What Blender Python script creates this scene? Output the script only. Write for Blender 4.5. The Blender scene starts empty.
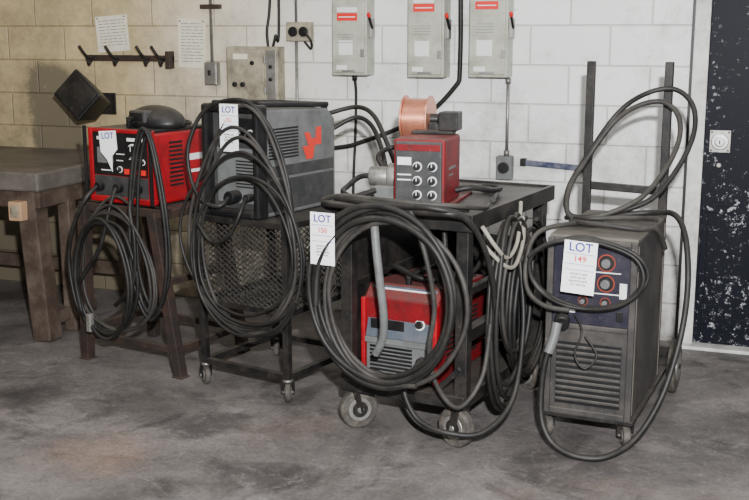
import bpy, math, random
from mathutils import Vector, Matrix, Euler
random.seed(7)
scn=bpy.context.scene
COL=bpy.context.collection

# ---------------------------------------------------------------- materials
def newmat(name):
    m=bpy.data.materials.new(name); m.use_nodes=True
    nt=m.node_tree; b=nt.nodes['Principled BSDF']
    return m,nt,b
def N(nt,t,**k):
    n=nt.nodes.new(t)
    for a,v in k.items(): setattr(n,a,v)
    return n
def ramp(nt,p0,p1,c0=(0,0,0,1),c1=(1,1,1,1)):
    r=N(nt,'ShaderNodeValToRGB'); e=r.color_ramp.elements
    e[0].position=p0;e[1].position=p1;e[0].color=c0;e[1].color=c1
    return r
def mat(name,col,rough=.5,metal=0.0,dirt=None,amt=.5,scale=9.0,bump=.15,spec=.4,dust=0.0,scuff=0.0):
    m,nt,b=newmat(name); L=nt.links.new
    b.inputs['Specular IOR Level'].default_value=spec
    tc=N(nt,'ShaderNodeTexCoord')
    n=N(nt,'ShaderNodeTexNoise'); n.inputs['Scale'].default_value=scale; n.inputs['Detail'].default_value=10; n.inputs['Roughness'].default_value=.7
    L(tc.outputs['Object'],n.inputs['Vector'])
    if dirt is None: dirt=tuple(c*.45 for c in col)
    r=ramp(nt,.42,.68,(0,0,0,1),(amt,amt,amt,1)); L(n.outputs['Fac'],r.inputs['Fac'])
    mx=N(nt,'ShaderNodeMix',data_type='RGBA'); mx.inputs['A'].default_value=(*col,1); mx.inputs['B'].default_value=(*dirt,1)
    L(r.outputs['Color'],mx.inputs['Factor']); out=mx.outputs['Result']
    if scuff>0:
        n4=N(nt,'ShaderNodeTexNoise'); n4.inputs['Scale'].default_value=38; n4.inputs['Detail'].default_value=6; n4.inputs['Roughness'].default_value=.75; L(tc.outputs['Object'],n4.inputs['Vector'])
        r4=ramp(nt,.60,.68,(0,0,0,1),(scuff,scuff,scuff,1)); L(n4.outputs['Fac'],r4.inputs['Fac'])
        m4=N(nt,'ShaderNodeMix',data_type='RGBA'); L(r4.outputs['Color'],m4.inputs['Factor']); L(out,m4.inputs['A']); m4.inputs['B'].default_value=(.20,.18,.16,1); out=m4.outputs['Result']
    if dust>0:
        ge=N(nt,'ShaderNodeNewGeometry'); sp=N(nt,'ShaderNodeSeparateXYZ'); L(ge.outputs['Normal'],sp.inputs[0])
        mr=N(nt,'ShaderNodeMapRange'); mr.inputs['From Min'].default_value=.25; mr.inputs['From Max'].default_value=1; mr.inputs['To Max'].default_value=dust*1.6; L(sp.outputs['Z'],mr.inputs['Value'])
        mu=N(nt,'ShaderNodeMath',operation='MULTIPLY'); L(mr.outputs[0],mu.inputs[0]); L(n.outputs['Fac'],mu.inputs[1])
        m5=N(nt,'ShaderNodeMix',data_type='RGBA'); L(mu.outputs[0],m5.inputs['Factor']); L(out,m5.inputs['A']); m5.inputs['B'].default_value=(.18,.16,.14,1); out=m5.outputs['Result']
    L(out,b.inputs['Base Color'])
    b.inputs['Roughness'].default_value=rough; b.inputs['Metallic'].default_value=metal
    if bump>0:
        bp=N(nt,'ShaderNodeBump'); bp.inputs['Strength'].default_value=bump; bp.inputs['Distance'].default_value=.004
        n2=N(nt,'ShaderNodeTexNoise'); n2.inputs['Scale'].default_value=scale*9; L(tc.outputs['Object'],n2.inputs['Vector'])
        L(n2.outputs['Fac'],bp.inputs['Height']); L(bp.outputs['Normal'],b.inputs['Normal'])
    return m
def wall_mat(name):
    m,nt,b=newmat(name); L=nt.links.new
    def math_(op,a,c,d=None):
        n=N(nt,'ShaderNodeMath',operation=op)
        for i,v in enumerate((a,c,d)):
            if v is None: continue
            if isinstance(v,(int,float)): n.inputs[i].default_value=v
            else: L(v,n.inputs[i])
        return n.outputs[0]
    tc=N(nt,'ShaderNodeTexCoord'); sp=N(nt,'ShaderNodeSeparateXYZ'); L(tc.outputs['Object'],sp.inputs[0])
    cb=N(nt,'ShaderNodeCombineXYZ'); L(sp.outputs['X'],cb.inputs['X']); L(sp.outputs['Z'],cb.inputs['Y'])
    if name=='painted_block_side': L(sp.outputs['Y'],cb.inputs['X'])
    br=N(nt,'ShaderNodeTexBrick'); L(cb.outputs[0],br.inputs['Vector'])
    br.inputs['Scale'].default_value=1; br.inputs['Brick Width'].default_value=.41; br.inputs['Row Height'].default_value=.203
    br.inputs['Mortar Size'].default_value=.006; br.inputs['Mortar Smooth'].default_value=.8
    br.inputs['Color1'].default_value=(1,1,1,1); br.inputs['Color2'].default_value=(.90,.90,.90,1); br.inputs['Mortar'].default_value=(.66,.65,.62,1)
    n1=N(nt,'ShaderNodeTexNoise'); n1.inputs['Scale'].default_value=1.6; n1.inputs['Detail'].default_value=6; L(tc.outputs['Object'],n1.inputs['Vector'])
    xx=math_('SUBTRACT',math_('MULTIPLY_ADD',n1.outputs['Fac'],.9,sp.outputs['X']),.45)
    mr=N(nt,'ShaderNodeMapRange'); mr.inputs['From Min'].default_value=-2.1; mr.inputs['From Max'].default_value=-3.6; L(xx,mr.inputs['Value'])
    mx=N(nt,'ShaderNodeMix',data_type='RGBA'); mx.inputs['A'].default_value=(.80,.805,.80,1); mx.inputs['B'].default_value=(.58,.46,.255,1); L(mr.outputs['Result'],mx.inputs['Factor'])
    n2=N(nt,'ShaderNodeTexNoise'); n2.inputs['Scale'].default_value=2.6; n2.inputs['Detail'].default_value=12; n2.inputs['Roughness'].default_value=.78; L(tc.outputs['Object'],n2.inputs['Vector'])
    z=N(nt,'ShaderNodeMapRange'); z.inputs['From Min'].default_value=1.4; z.inputs['From Max'].default_value=0.0; z.inputs['To Min'].default_value=-.05; z.inputs['To Max'].default_value=.26; L(sp.outputs['Z'],z.inputs['Value'])
    xl=N(nt,'ShaderNodeMapRange'); xl.inputs['From Min'].default_value=-2.6; xl.inputs['From Max'].default_value=-4.4; xl.inputs['To Min'].default_value=0; xl.inputs['To Max'].default_value=.18; L(sp.outputs['X'],xl.inputs['Value'])
    sx=math_('SUBTRACT',1.0,math_('DIVIDE',math_('ABSOLUTE',math_('ADD',math_('MULTIPLY_ADD',n2.outputs['Fac'],.25,sp.outputs['X']),4.05),0),.22))
    sx=math_('MAXIMUM',sx,0.0)
    sz=N(nt,'ShaderNodeMapRange'); sz.inputs['From Min'].default_value=1.42; sz.inputs['From Max'].default_value=1.30; sz.inputs['To Max'].default_value=.55; L(sp.outputs['Z'],sz.inputs['Value'])
    dark_band=math_('MULTIPLY',sx,sz.outputs[0])  # upright darker band at the left, uneven edges, fading out towards the top
    a2=math_('ADD',math_('ADD',math_('ADD',n2.outputs['Fac'],z.outputs[0]),xl.outputs[0]),dark_band)
    r=ramp(nt,.47,.84,(0,0,0,1),(.9,.9,.9,1)); L(a2,r.inputs['Fac'])
    m2=N(nt,'ShaderNodeMix',data_type='RGBA'); L(r.outputs['Color'],m2.inputs['Factor']); L(mx.outputs['Result'],m2.inputs['A']); m2.inputs['B'].default_value=(.10,.088,.066,1)
    m3=N(nt,'ShaderNodeMix',data_type='RGBA',blend_type='MULTIPLY'); m3.inputs['Factor'].default_value=.8; L(m2.outputs['Result'],m3.inputs['A']); L(br.outputs['Color'],m3.inputs['B'])
    n4=N(nt,'ShaderNodeTexNoise'); n4.inputs['Scale'].default_value=18; n4.inputs['Detail'].default_value=8; n4.inputs['Roughness'].default_value=.75; L(tc.outputs['Object'],n4.inputs['Vector'])
    r4=ramp(nt,.61,.69,(0,0,0,1),(.7,.7,.7,1)); L(n4.outputs['Fac'],r4.inputs['Fac'])
    m4=N(nt,'ShaderNodeMix',data_type='RGBA'); L(r4.outputs['Color'],m4.inputs['Factor']); L(m3.outputs['Result'],m4.inputs['A']); m4.inputs['B'].default_value=(.27,.24,.19,1)
    L(m4.outputs['Result'],b.inputs['Base Color']); b.inputs['Roughness'].default_value=.5
    n3=N(nt,'ShaderNodeTexNoise'); n3.inputs['Scale'].default_value=60; L(tc.outputs['Object'],n3.inputs['Vector'])
    ms=math_('MULTIPLY_ADD',n3.outputs['Fac'],-.35,br.outputs['Fac'])
    bp=N(nt,'ShaderNodeBump',invert=True); bp.inputs['Strength'].default_value=.7; bp.inputs['Distance'].default_value=.007; L(ms,bp.inputs['Height']); L(bp.outputs['Normal'],b.inputs['Normal'])
    return m
def floor_mat():
    m,nt,b=newmat('stained_concrete'); L=nt.links.new
    tc=N(nt,'ShaderNodeTexCoord')
    def noise(sc,det,ro,dist=0,loc=(0,0,0)):
        mp=N(nt,'ShaderNodeMapping'); mp.inputs['Location'].default_value=loc; L(tc.outputs['Object'],mp.inputs[0])
        n=N(nt,'ShaderNodeTexNoise'); n.inputs['Scale'].default_value=sc; n.inputs['Detail'].default_value=det; n.inputs['Roughness'].default_value=ro; n.inputs['Distortion'].default_value=dist; L(mp.outputs[0],n.inputs['Vector']); return n.outputs['Fac']
    def mix(f,A,B,bt='MIX'):
        x=N(nt,'ShaderNodeMix',data_type='RGBA',blend_type=bt)
        if isinstance(f,(int,float)): x.inputs['Factor'].default_value=f
        else: L(f,x.inputs['Factor'])
        for k,v in (('A',A),('B',B)):
            if isinstance(v,tuple): x.inputs[k].default_value=v
            else: L(v,x.inputs[k])
        return x.outputs['Result']
    a=noise(1.1,12,.65,1.2); r1=ramp(nt,.32,.70,(.075,.067,.065,1),(.20,.180,.172,1)); L(a,r1.inputs['Fac'])
    o=noise(1.9,10,.68,.8,(5,2,0)); r2=ramp(nt,.53,.64,(0,0,0,1),(.75,.75,.75,1)); L(o,r2.inputs['Fac'])
    c=mix(r2.outputs['Color'],r1.outputs['Color'],(.045,.040,.039,1))
    q=noise(1.0,6,.6,.5,(3.3,1.7,0)); r3=ramp(nt,.60,.76,(0,0,0,1),(.4,.4,.4,1)); L(q,r3.inputs['Fac'])
    c=mix(r3.outputs['Color'],c,(.21,.14,.10,1))
    s=noise(4,12,.78,2.5,(1,7,0)); r5=ramp(nt,.55,.68,(0,0,0,1),(.55,.55,.55,1)); L(s,r5.inputs['Fac'])
    c=mix(r5.outputs['Color'],c,(.27,.25,.24,1))
    def spill(px,py,r0,r1_,col,amt,c):
        g_=noise(7,8,.65,0,(px,0,0))
        sub=N(nt,'ShaderNodeVectorMath',operation='DISTANCE'); L(tc.outputs['Object'],sub.inputs[0]); sub.inputs[1].default_value=(px,py,0)
        ad=N(nt,'ShaderNodeMath',operation='MULTIPLY_ADD'); L(g_,ad.inputs[0]); ad.inputs[1].default_value=.45; L(sub.outputs['Value'],ad.inputs[2])
        rr=ramp(nt,r0+.22,r1_+.22,(amt,amt,amt,1),(0,0,0,1)); L(ad.outputs[0],rr.inputs['Fac'])
        return mix(rr.outputs['Color'],c,col)
    c=spill(-3.07,-1.87,.05,.26,(.022,.02,.02,1),.75,c)
    c=spill(-2.36,-2.35,.10,.30,(.24,.16,.12,1),.5,c)
    c=spill(-1.3,-2.6,.05,.25,(.03,.027,.027,1),.5,c)
    c=spill(-2.9,-2.25,.03,.14,(.03,.027,.027,1),.5,c)
    g=noise(70,5,.7); r6=ramp(nt,.3,.7,(.72,.72,.72,1),(1.25,1.25,1.25,1)); L(g,r6.inputs['Fac'])
    c=mix(1.0,c,r6.outputs['Color'],'MULTIPLY')
    g2=noise(11,10,.75,.8,(2,2,1)); r7=ramp(nt,.35,.65,(.76,.76,.76,1),(1.15,1.15,1.15,1)); L(g2,r7.inputs['Fac'])
    c=mix(1.0,c,r7.outputs['Color'],'MULTIPLY')
    L(c,b.inputs['Base Color'])
    rr=ramp(nt,.3,.7,(.45,.45,.45,1),(.75,.75,.75,1)); L(a,rr.inputs['Fac']); L(rr.outputs['Color'],b.inputs['Roughness'])
    bp=N(nt,'ShaderNodeBump'); bp.inputs['Strength'].default_value=.4; bp.inputs['Distance'].default_value=.006; L(g2,bp.inputs['Height']); L(bp.outputs['Normal'],b.inputs['Normal'])
    return m
def door_mat():
    m,nt,b=newmat('worn_navy_door_paint'); L=nt.links.new
    tc=N(nt,'ShaderNodeTexCoord'); sp=N(nt,'ShaderNodeSeparateXYZ'); L(tc.outputs['Object'],sp.inputs[0])
    n=N(nt,'ShaderNodeTexNoise'); n.inputs['Scale'].default_value=30; n.inputs['Detail'].default_value=9; n.inputs['Roughness'].default_value=.8; L(tc.outputs['Object'],n.inputs['Vector'])
    n2=N(nt,'ShaderNodeTexNoise'); n2.inputs['Scale'].default_value=3.5; n2.inputs['Detail'].default_value=4; L(tc.outputs['Object'],n2.inputs['Vector'])
    z=N(nt,'ShaderNodeMapRange'); z.inputs['From Min'].default_value=.75; z.inputs['From Max'].default_value=.3; z.inputs['To Min'].default_value=0; z.inputs['To Max'].default_value=.022; L(sp.outputs['Z'],z.inputs['Value'])
    a=N(nt,'ShaderNodeMath',operation='ADD'); L(n.outputs['Fac'],a.inputs[0]); L(z.outputs[0],a.inputs[1])
    a2=N(nt,'ShaderNodeMath',operation='MULTIPLY_ADD'); L(n2.outputs['Fac'],a2.inputs[0]); a2.inputs[1].default_value=.35; L(a.outputs[0],a2.inputs[2])
    r=ramp(nt,.775,.80,(0,0,0,1),(1,1,1,1)); L(a2.outputs[0],r.inputs['Fac'])
    mx=N(nt,'ShaderNodeMix',data_type='RGBA'); L(r.outputs['Color'],mx.inputs['Factor']); mx.inputs['A'].default_value=(.0025,.0032,.008,1); mx.inputs['B'].default_value=(.36,.37,.39,1)
    L(mx.outputs['Result'],b.inputs['Base Color']); b.inputs['Roughness'].default_value=.5; b.inputs['Specular IOR Level'].default_value=.12
    return m
M={}
M['wall']=wall_mat('painted_block_wall'); M['wallside']=wall_mat('painted_block_side'); M['floor']=floor_mat(); M['door']=door_mat()
M['ceil']=mat('ceiling_paint',(.5,.49,.46),.8)
M['red']=mat('red_enamel',(.33,.004,.011),.4,dirt=(.06,.008,.008),amt=.7,spec=.25,dust=.4,scuff=.15)
M['darkred']=mat('faded_red_enamel',(.17,.005,.009),.5,dirt=(.04,.010,.010),amt=.8,spec=.22,dust=.4,scuff=.15)
M['black']=mat('black_plastic',(.006,.006,.007),.42,dirt=(.024,.022,.020),amt=.5,spec=.3,dust=.25)
M['rubber']=mat('black_rubber_cable',(.007,.0068,.0068),.5,dirt=(.036,.033,.029),amt=.6,scale=7,bump=.05,spec=.3,dust=.12)
M['greycable']=mat('grey_rubber_hose',(.020,.0185,.0175),.55,dirt=(.075,.069,.061),amt=.6,scale=7,bump=.05,spec=.3,dust=.2)
M['hose2']=mat('pale_hose',(.30,.28,.23),.55,amt=.6,scale=8,bump=.05)
M['tyre']=mat('caster_rubber',(.045,.04,.035),.75,dirt=(.16,.14,.12),amt=.7,scale=20)
M['iron']=mat('black_painted_steel',(.009,.0088,.009),.45,.1,dirt=(.045,.038,.033),amt=.7,spec=.3,dust=.3,scuff=.22)
M['rust']=mat('rusty_steel',(.022,.017,.016),.6,.1,dirt=(.075,.038,.025),amt=.8,dust=.3)
M['steel']=mat('galvanised_steel',(.32,.31,.29),.45,.7,dirt=(.10,.09,.08),amt=.7)
M['chrome']=mat('chrome',(.62,.62,.61),.25,1,amt=.3,bump=0)
M['switch']=mat('switchgear_grey_paint',(.42,.43,.36),.45,dirt=(.20,.19,.14),amt=.7,scuff=.3)
M['beige']=mat('dusty_beige_enamel',(.34,.305,.22),.55,dirt=(.08,.068,.05),amt=.9,scuff=.4)
M['grey']=mat('charcoal_powdercoat',(.028,.029,.031),.5,dirt=(.075,.071,.066),amt=.7,spec=.3,dust=.45,scuff=.25)
M['ltgrey']=mat('light_grey_powdercoat',(.125,.13,.13),.5,dirt=(.05,.05,.046),amt=.7,dust=.3,scuff=.2)
M['taupe']=mat('dusty_brown_grey_enamel',(.027,.025,.025),.55,dirt=(.085,.075,.065),amt=.85,scale=5,spec=.3,dust=.4,scuff=.3)
M['taupe_top']=mat('dust_covered_top',(.12,.106,.092),.8,dirt=(.055,.048,.043),amt=.8,scale=6)
M['panel']=mat('indigo_control_panel',(.014,.013,.024),.4,dirt=(.045,.042,.05),amt=.6,spec=.25,scuff=.25)
M['bluegrey']=mat('blue_grey_panel',(.06,.075,.10),.4,dirt=(.13,.13,.13),amt=.6,scuff=.3)
M['white']=mat('white_print',(.72,.72,.72),.6,amt=.2,bump=0)
M['paper']=mat('aged_paper',(.72,.68,.55),.8,dirt=(.45,.4,.3),amt=.5,bump=0)
M['tag']=mat('white_card',(.90,.91,.93),.6,amt=.05,bump=0)
M['blue']=mat('blue_ink',(.008,.012,.24),.6,amt=.1,bump=0)
M['ink']=mat('grey_ink',(.18,.17,.16),.7,amt=.1,bump=0)
M['redink']=mat('red_label',(.65,.015,.012),.5,amt=.1,bump=0)
M['redring']=mat('dull_red_dial_print',(.24,.03,.015),.5,amt=.5,bump=0)
M['copper']=mat('copper_wire',(.74,.33,.21),.32,.7,dirt=(.46,.20,.13),amt=.6,scale=30)
M['orange']=mat('orange_red_print',(.65,.025,.015),.5,amt=.2,bump=0)
M['wood']=mat('worn_steel_bench_top',(.135,.120,.106),.5,.2,dirt=(.04,.034,.030),amt=.9,scale=3.5,bump=.5,scuff=.5)
M['woodleg']=mat('rusted_timber_leg',(.042,.026,.019),.75,dirt=(.12,.092,.07),amt=.8,scale=7,bump=.5)
M['tan']=mat('tan_plastic',(.42,.26,.15),.55,dirt=(.2,.12,.08),amt=.5)
M['bluebar']=mat('blue_steel_bar',(.012,.02,.06),.45,dirt=(.3,.3,.32),amt=.6)
M['trimw']=mat('white_frame_paint',(.62,.62,.60),.5,dirt=(.15,.14,.12),amt=.6)

# ---------------------------------------------------------------- helpers
def link(o,p=None):
    COL.objects.link(o)
    if p is not None: o.parent=p
    return o
def group(name,x,y,yaw=0,z=0):
    e=bpy.data.objects.new(name,None); e.empty_display_size=.1; e.location=(x,y,z); e.rotation_euler=(0,0,math.radians(yaw)); COL.objects.link(e); return e
def mk(name,verts,faces,m,parent=None,smooth=False,bevel=0,seg=2):
    me=bpy.data.meshes.new(name); me.from_pydata([tuple(v) for v in verts],[],faces); me.materials.append(m)
    me.validate(); me.update()
    if smooth:
        for p in me.polygons: p.use_smooth=True
    o=bpy.data.objects.new(name,me); link(o,parent)
    if bevel>0:
        b=o.modifiers.new('bevel','BEVEL'); b.width=bevel; b.segments=seg; b.limit_method='ANGLE'; b.angle_limit=math.radians(40)
    return o
BF=[(0,3,2,1),(4,5,6,7),(0,1,5,4),(1,2,6,5),(2,3,7,6),(3,0,4,7)]
def boxes(name,parent,L,m,bevel=.002,xf=None):
    vs=[];fs=[]
    for (x0,x1,y0,y1,z0,z1) in L:
        k=len(vs)
        v=[(x0,y0,z0),(x1,y0,z0),(x1,y1,z0),(x0,y1,z0),(x0,y0,z1),(x1,y0,z1),(x1,y1,z1),(x0,y1,z1)]
        if xf is not None: v=[xf@Vector(q) for q in v]
        vs+=v; fs+=[tuple(i+k for i in f) for f in BF]
    return mk(name,vs,fs,m,parent,bevel=bevel)
def basis(d):
    d=d.normalized(); u=Vector((0,0,1)) if abs(d.z)<.9 else Vector((1,0,0))
    a=d.cross(u).normalized(); b=a.cross(d).normalized(); return a,b
def beams(name,parent,L,w,h,m,bevel=.002):
    vs=[];fs=[]
    for p0,p1 in L:
        p0=Vector(p0);p1=Vector(p1);a,b=basis(p1-p0);k=len(vs)
        for p in (p0,p1):
            for s,t in ((-1,-1),(1,-1),(1,1),(-1,1)): vs.append(p+a*s*w/2+b*t*h/2)
        fs+=[tuple(i+k for i in f) for f in BF]
    return mk(name,vs,fs,m,parent,bevel=bevel)
def cyls(name,parent,L,m,n=20,bevel=0.0,taper=1.0):
    vs=[];fs=[]
    for p0,p1,r in L:
        p0=Vector(p0);p1=Vector(p1);a,b=basis(p1-p0);k=len(vs)
        for j,p in enumerate((p0,p1)):
            rr=r*(taper if j else 1)
            for i in range(n):
                t=2*math.pi*i/n; vs.append(p+a*rr*math.cos(t)+b*rr*math.sin(t))
        for i in range(n): fs.append((k+i,k+(i+1)%n,k+n+(i+1)%n,k+n+i))
        fs.append(tuple(k+i for i in reversed(range(n)))); fs.append(tuple(k+n+i for i in range(n)))
    o=mk(name,vs,fs,m,parent,bevel=bevel)
    for p in o.data.polygons:
        if len(p.vertices)==4: p.use_smooth=True
    return o
def prism(name,parent,prof,x0,x1,m,bevel=.006,seg=3):
    n=len(prof); vs=[(x0,y,z) for y,z in prof]+[(x1,y,z) for y,z in prof]
    fs=[tuple(range(n)),tuple(reversed(range(n,2*n)))]+[(i,n+i,n+(i+1)%n,(i+1)%n) for i in range(n)]
    fs=[tuple(f) for f in fs]
    o=mk(name,vs,fs,m,parent,bevel=bevel,seg=seg)
    import bmesh
    bm=bmesh.new(); bm.from_mesh(o.data); bmesh.ops.recalc_face_normals(bm,faces=bm.faces); bm.to_mesh(o.data); bm.free()
    return o
def crom(P,cyc=False,k=8):
    P=[Vector(p) for p in P]; n=len(P); out=[]
    rng=range(n if cyc else n-1)
    for i in rng:
        if cyc: a,b,c,d=P[(i-1)%n],P[i],P[(i+1)%n],P[(i+2)%n]
        else: a,b,c,d=P[max(i-1,0)],P[i],P[i+1],P[min(i+2,n-1)]
        for j in range(k):
            t=j/k
            out.append(.5*((2*b)+(c-a)*t+(2*a-5*b+4*c-d)*t*t+(3*b-a-3*c+d)*t**3))
    if not cyc: out.append(P[-1])
    return out
def cables(name,parent,paths,r,m,cyc=False,k=8,res=3):
    cu=bpy.data.curves.new(name,'CURVE'); cu.dimensions='3D'; cu.bevel_depth=r; cu.bevel_resolution=res; cu.use_fill_caps=True
    for P in paths:
        pts=crom(P,cyc,k) if k>1 else [Vector(p) for p in P]
        s=cu.splines.new('POLY'); s.points.add(len(pts)-1)
        for q,p in zip(s.points,pts): q.co=(*p,1)
        s.use_cyclic_u=cyc
    tmp=bpy.data.objects.new(name+'_c',cu); COL.objects.link(tmp)
    bpy.context.view_layer.update()
    me=bpy.data.meshes.new_from_object(tmp.evaluated_get(bpy.context.evaluated_depsgraph_get()))
    bpy.data.objects.remove(tmp); bpy.data.curves.remove(cu)
    me.name=name; me.materials.clear(); me.materials.append(m)
    for p in me.polygons: p.use_smooth=True
    o=bpy.data.objects.new(name,me); return link(o,parent)
def text(name,parent,s,size,m,loc,rot=(90,0,0),ext=.0006):
    cu=bpy.data.curves.new(name,'FONT'); cu.body=s; cu.size=size; cu.extrude=ext; cu.align_x='CENTER'; cu.align_y='CENTER'; cu.offset=size*.012
    tmp=bpy.data.objects.new(name+'_c',cu); COL.objects.link(tmp); bpy.context.view_layer.update()
    me=bpy.data.meshes.new_from_object(tmp.evaluated_get(bpy.context.evaluated_depsgraph_get()))
    bpy.data.objects.remove(tmp); bpy.data.curves.remove(cu)
    me.materials.clear(); me.materials.append(m)
    o=bpy.data.objects.new(name,me); link(o,parent); o.location=loc; o.rotation_euler=[math.radians(a) for a in rot]; return o
def coil(cx,cz,rx,rz,y0,n,seed,plane='xz',step=.016,jit=.09,start=90,sq=.15,per=12,drift=(0,0)):
    """hanging coil of cable: n turns, pear-shaped, jittered like a real hand-coiled lead"""
    R=random.Random(seed); P=[]
    tot=int(n*per); K=[tuple(R.uniform(-jit,jit) for _ in range(4)) for _ in range(int(n)+3)]
    for i in range(tot+1):
        t=i/per; a=math.radians(start)+2*math.pi*t
        q=int(t); f=t-q; f=f*f*(3-2*f); tj=[K[q][j]*(1-f)+K[q+1][j]*f for j in range(4)]
        s=math.sin(a); c=math.cos(a)
        w=1-sq*s
        x=cx+(rx*(1+tj[0]))*c*w+rx*tj[2]*.8+drift[0]*t+R.uniform(-.004,.004)
        z=cz+(rz*(1+tj[1]))*s+rz*tj[3]*.5+drift[1]*t+R.uniform(-.004,.004)
        y=y0-step*t+R.uniform(-.006,.006)
        P.append((x,y,z) if plane=='xz' else (y,x,z))
    return P
def caster(parent,nm,x,y,r,ztop,w=.03,ang=20,m=None):
    m=m or M['tyre']; a=math.radians(ang); d=Vector((math.cos(a),math.sin(a),0)) # axle direction
    off=Vector((-d.y,d.x,0))*r*.35; c=Vector((x,y,r))+off
    cyls(nm+'_tyre',parent,[(c-d*w/2,c+d*w/2,r)],m,28,bevel=min(.008,w*.25))
    cyls(nm+'_hub',parent,[(c-d*(w/2+.003),c+d*(w/2+.003),r*.6)],M['steel'],20)
    cyls(nm+'_hub_recess',parent,[(c-d*(w/2+.0035),c+d*(w/2+.0035),r*.42)],M['iron'],20)
    cyls(nm+'_axle',parent,[(c-d*(w/2+.014),c+d*(w/2+.014),r*.16)],M['steel'],10)
    L=[]
    for s in (-1,1):
        q=c+d*s*(w/2+.009); L.append((q-Vector((0,0,r*.15)),Vector((q.x-off.x*.8,q.y-off.y*.8,2*r+.012))))
    beams(nm+'_fork',parent,L,.004,r*.4,M['iron'],.001)
    cyls(nm+'_swivel',parent,[((x,y,2*r+.008),(x,y,max(ztop,2*r+.02)),.022)],M['steel'],16)
def tag(name,x,y,z,yaw,w=.11,h=.19,tiltx=0,tilty=0,torn=False,no='152'):
    g=group(name,x,y,yaw,z); g.rotation_euler=(math.radians(tiltx),math.radians(tilty),math.radians(yaw))
    if torn: prof=[(-w/2,0),(w/2,0),(w/2,-h*.45),(w*.15,-h*.62),(w*.1,-h),(-w*.15,-h*.7),(-w/2,-h*.5)]
    else: prof=[(-w/2,0),(w/2,0),(w/2,-h),(-w/2,-h)]
    n=len(prof); vs=[(a,-.0008,b) for a,b in prof]+[(a,.0008,b) for a,b in prof]
    fs=[tuple(range(n))]+[tuple(reversed(range(n,2*n)))]+[(i,n+i,n+(i+1)%n,(i+1)%n) for i in range(n)]
    mk('card',vs,fs,M['tag'],g)
    text('lot_heading',g,'LOT',w*.38,M['blue'],(0,-.0015,-h*.12))
    if not torn:
        text('lot_number',g,no,w*.26,M['redink'],(0,-.0015,-h*.34))
        text('lot_terms',g,'auction sale\npick-up by\nappointment\nno returns',w*.11,M['ink'],(0,-.0015,-h*.72))
        boxes('rules',g,[(-w*.44,w*.44,-.0016,-.0008,-h*q-.0008,-h*q+.0008) for q in (.24,.44,.55)],M['blue'],0)
    return g
def knob(parent,nm,x,y,z,r,m=None,ptr=True):
    cyls(nm,parent,[((x,y,z),(x,y-.018,z),r)],m or M['black'],20,bevel=.002)
    cyls(nm+'_skirt',parent,[((x,y,z),(x,y-.004,z),r*1.3)],M['white'],20)
    if ptr: boxes(nm+'_pointer',parent,[(x-.0015,x+.0015,y-.0195,y-.018,z,z+r*.9)],M['white'],0)

# ---------------------------------------------------------------- room
X0,X1,Y0,ZC=-5.7,2.3,-7.0,3.3
boxes('floor',None,[(X0,X1,Y0,.2,-.1,0)],M['floor'],0)
boxes('wall_back',None,[(X0,X1,0,.2,0,ZC)],M['wall'],0)
boxes('wall_left',None,[(X0-.2,X0,Y0,.2,0,ZC)],M['wallside'],0)
boxes('wall_right',None,[(X1,X1+.2,Y0,.2,0,ZC)],M['wallside'],0)
boxes('ceiling',None,[(X0,X1,Y0,.2,ZC,ZC+.1)],M['ceil'],0)

# door
d=group('door_1',-.35,0)
boxes('slab',d,[(.02,.94,-.035,-.002,.02,2.08)],M['door'],.002)
boxes('slab_rails',d,[(.03,.93,-.042,-.034,.70,.735),(.03,.93,-.042,-.034,.12,.16),(.03,.06,-.042,-.034,.16,.70),(.90,.93,-.042,-.034,.16,.70)],M['door'],.002)
boxes('jamb',d,[(-.055,.018,-.06,-.001,0,2.15),(.942,1.01,-.06,-.001,0,2.15),(-.055,1.01,-.06,-.001,2.09,2.16)],M['trimw'],.003)
boxes('jamb_shadow_strip',d,[(-.072,-.056,-.02,-.001,0,2.17)],M['black'],.001)
boxes('lock_plate',d,[(.045,.145,-.048,-.043,1.005,1.115)],M['steel'],.002)
cyls('deadbolt',d,[((.095,-.048,1.06),(.095,-.060,1.06),.042),((.095,-.06,1.06),(.095,-.085,1.06),.024)],M['chrome'],28,.004)
boxes('keyway',d,[(.092,.098,-.0865,-.084,1.05,1.07)],M['black'],0)
cyls('plate_screws',d,[((x,-.048,z),(x,-.051,z),.005) for x in (.055,.135) for z in (1.015,1.105)],M['black'],10)
cyls('latch_hole',d,[((.095,-.03,.94),(.095,-.04,.94),.012)],M['steel'],20,.003)
boxes('threshold',d,[(-.06,1.0,-.12,-.001,.0005,.018)],M['trimw'],.003)

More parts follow.
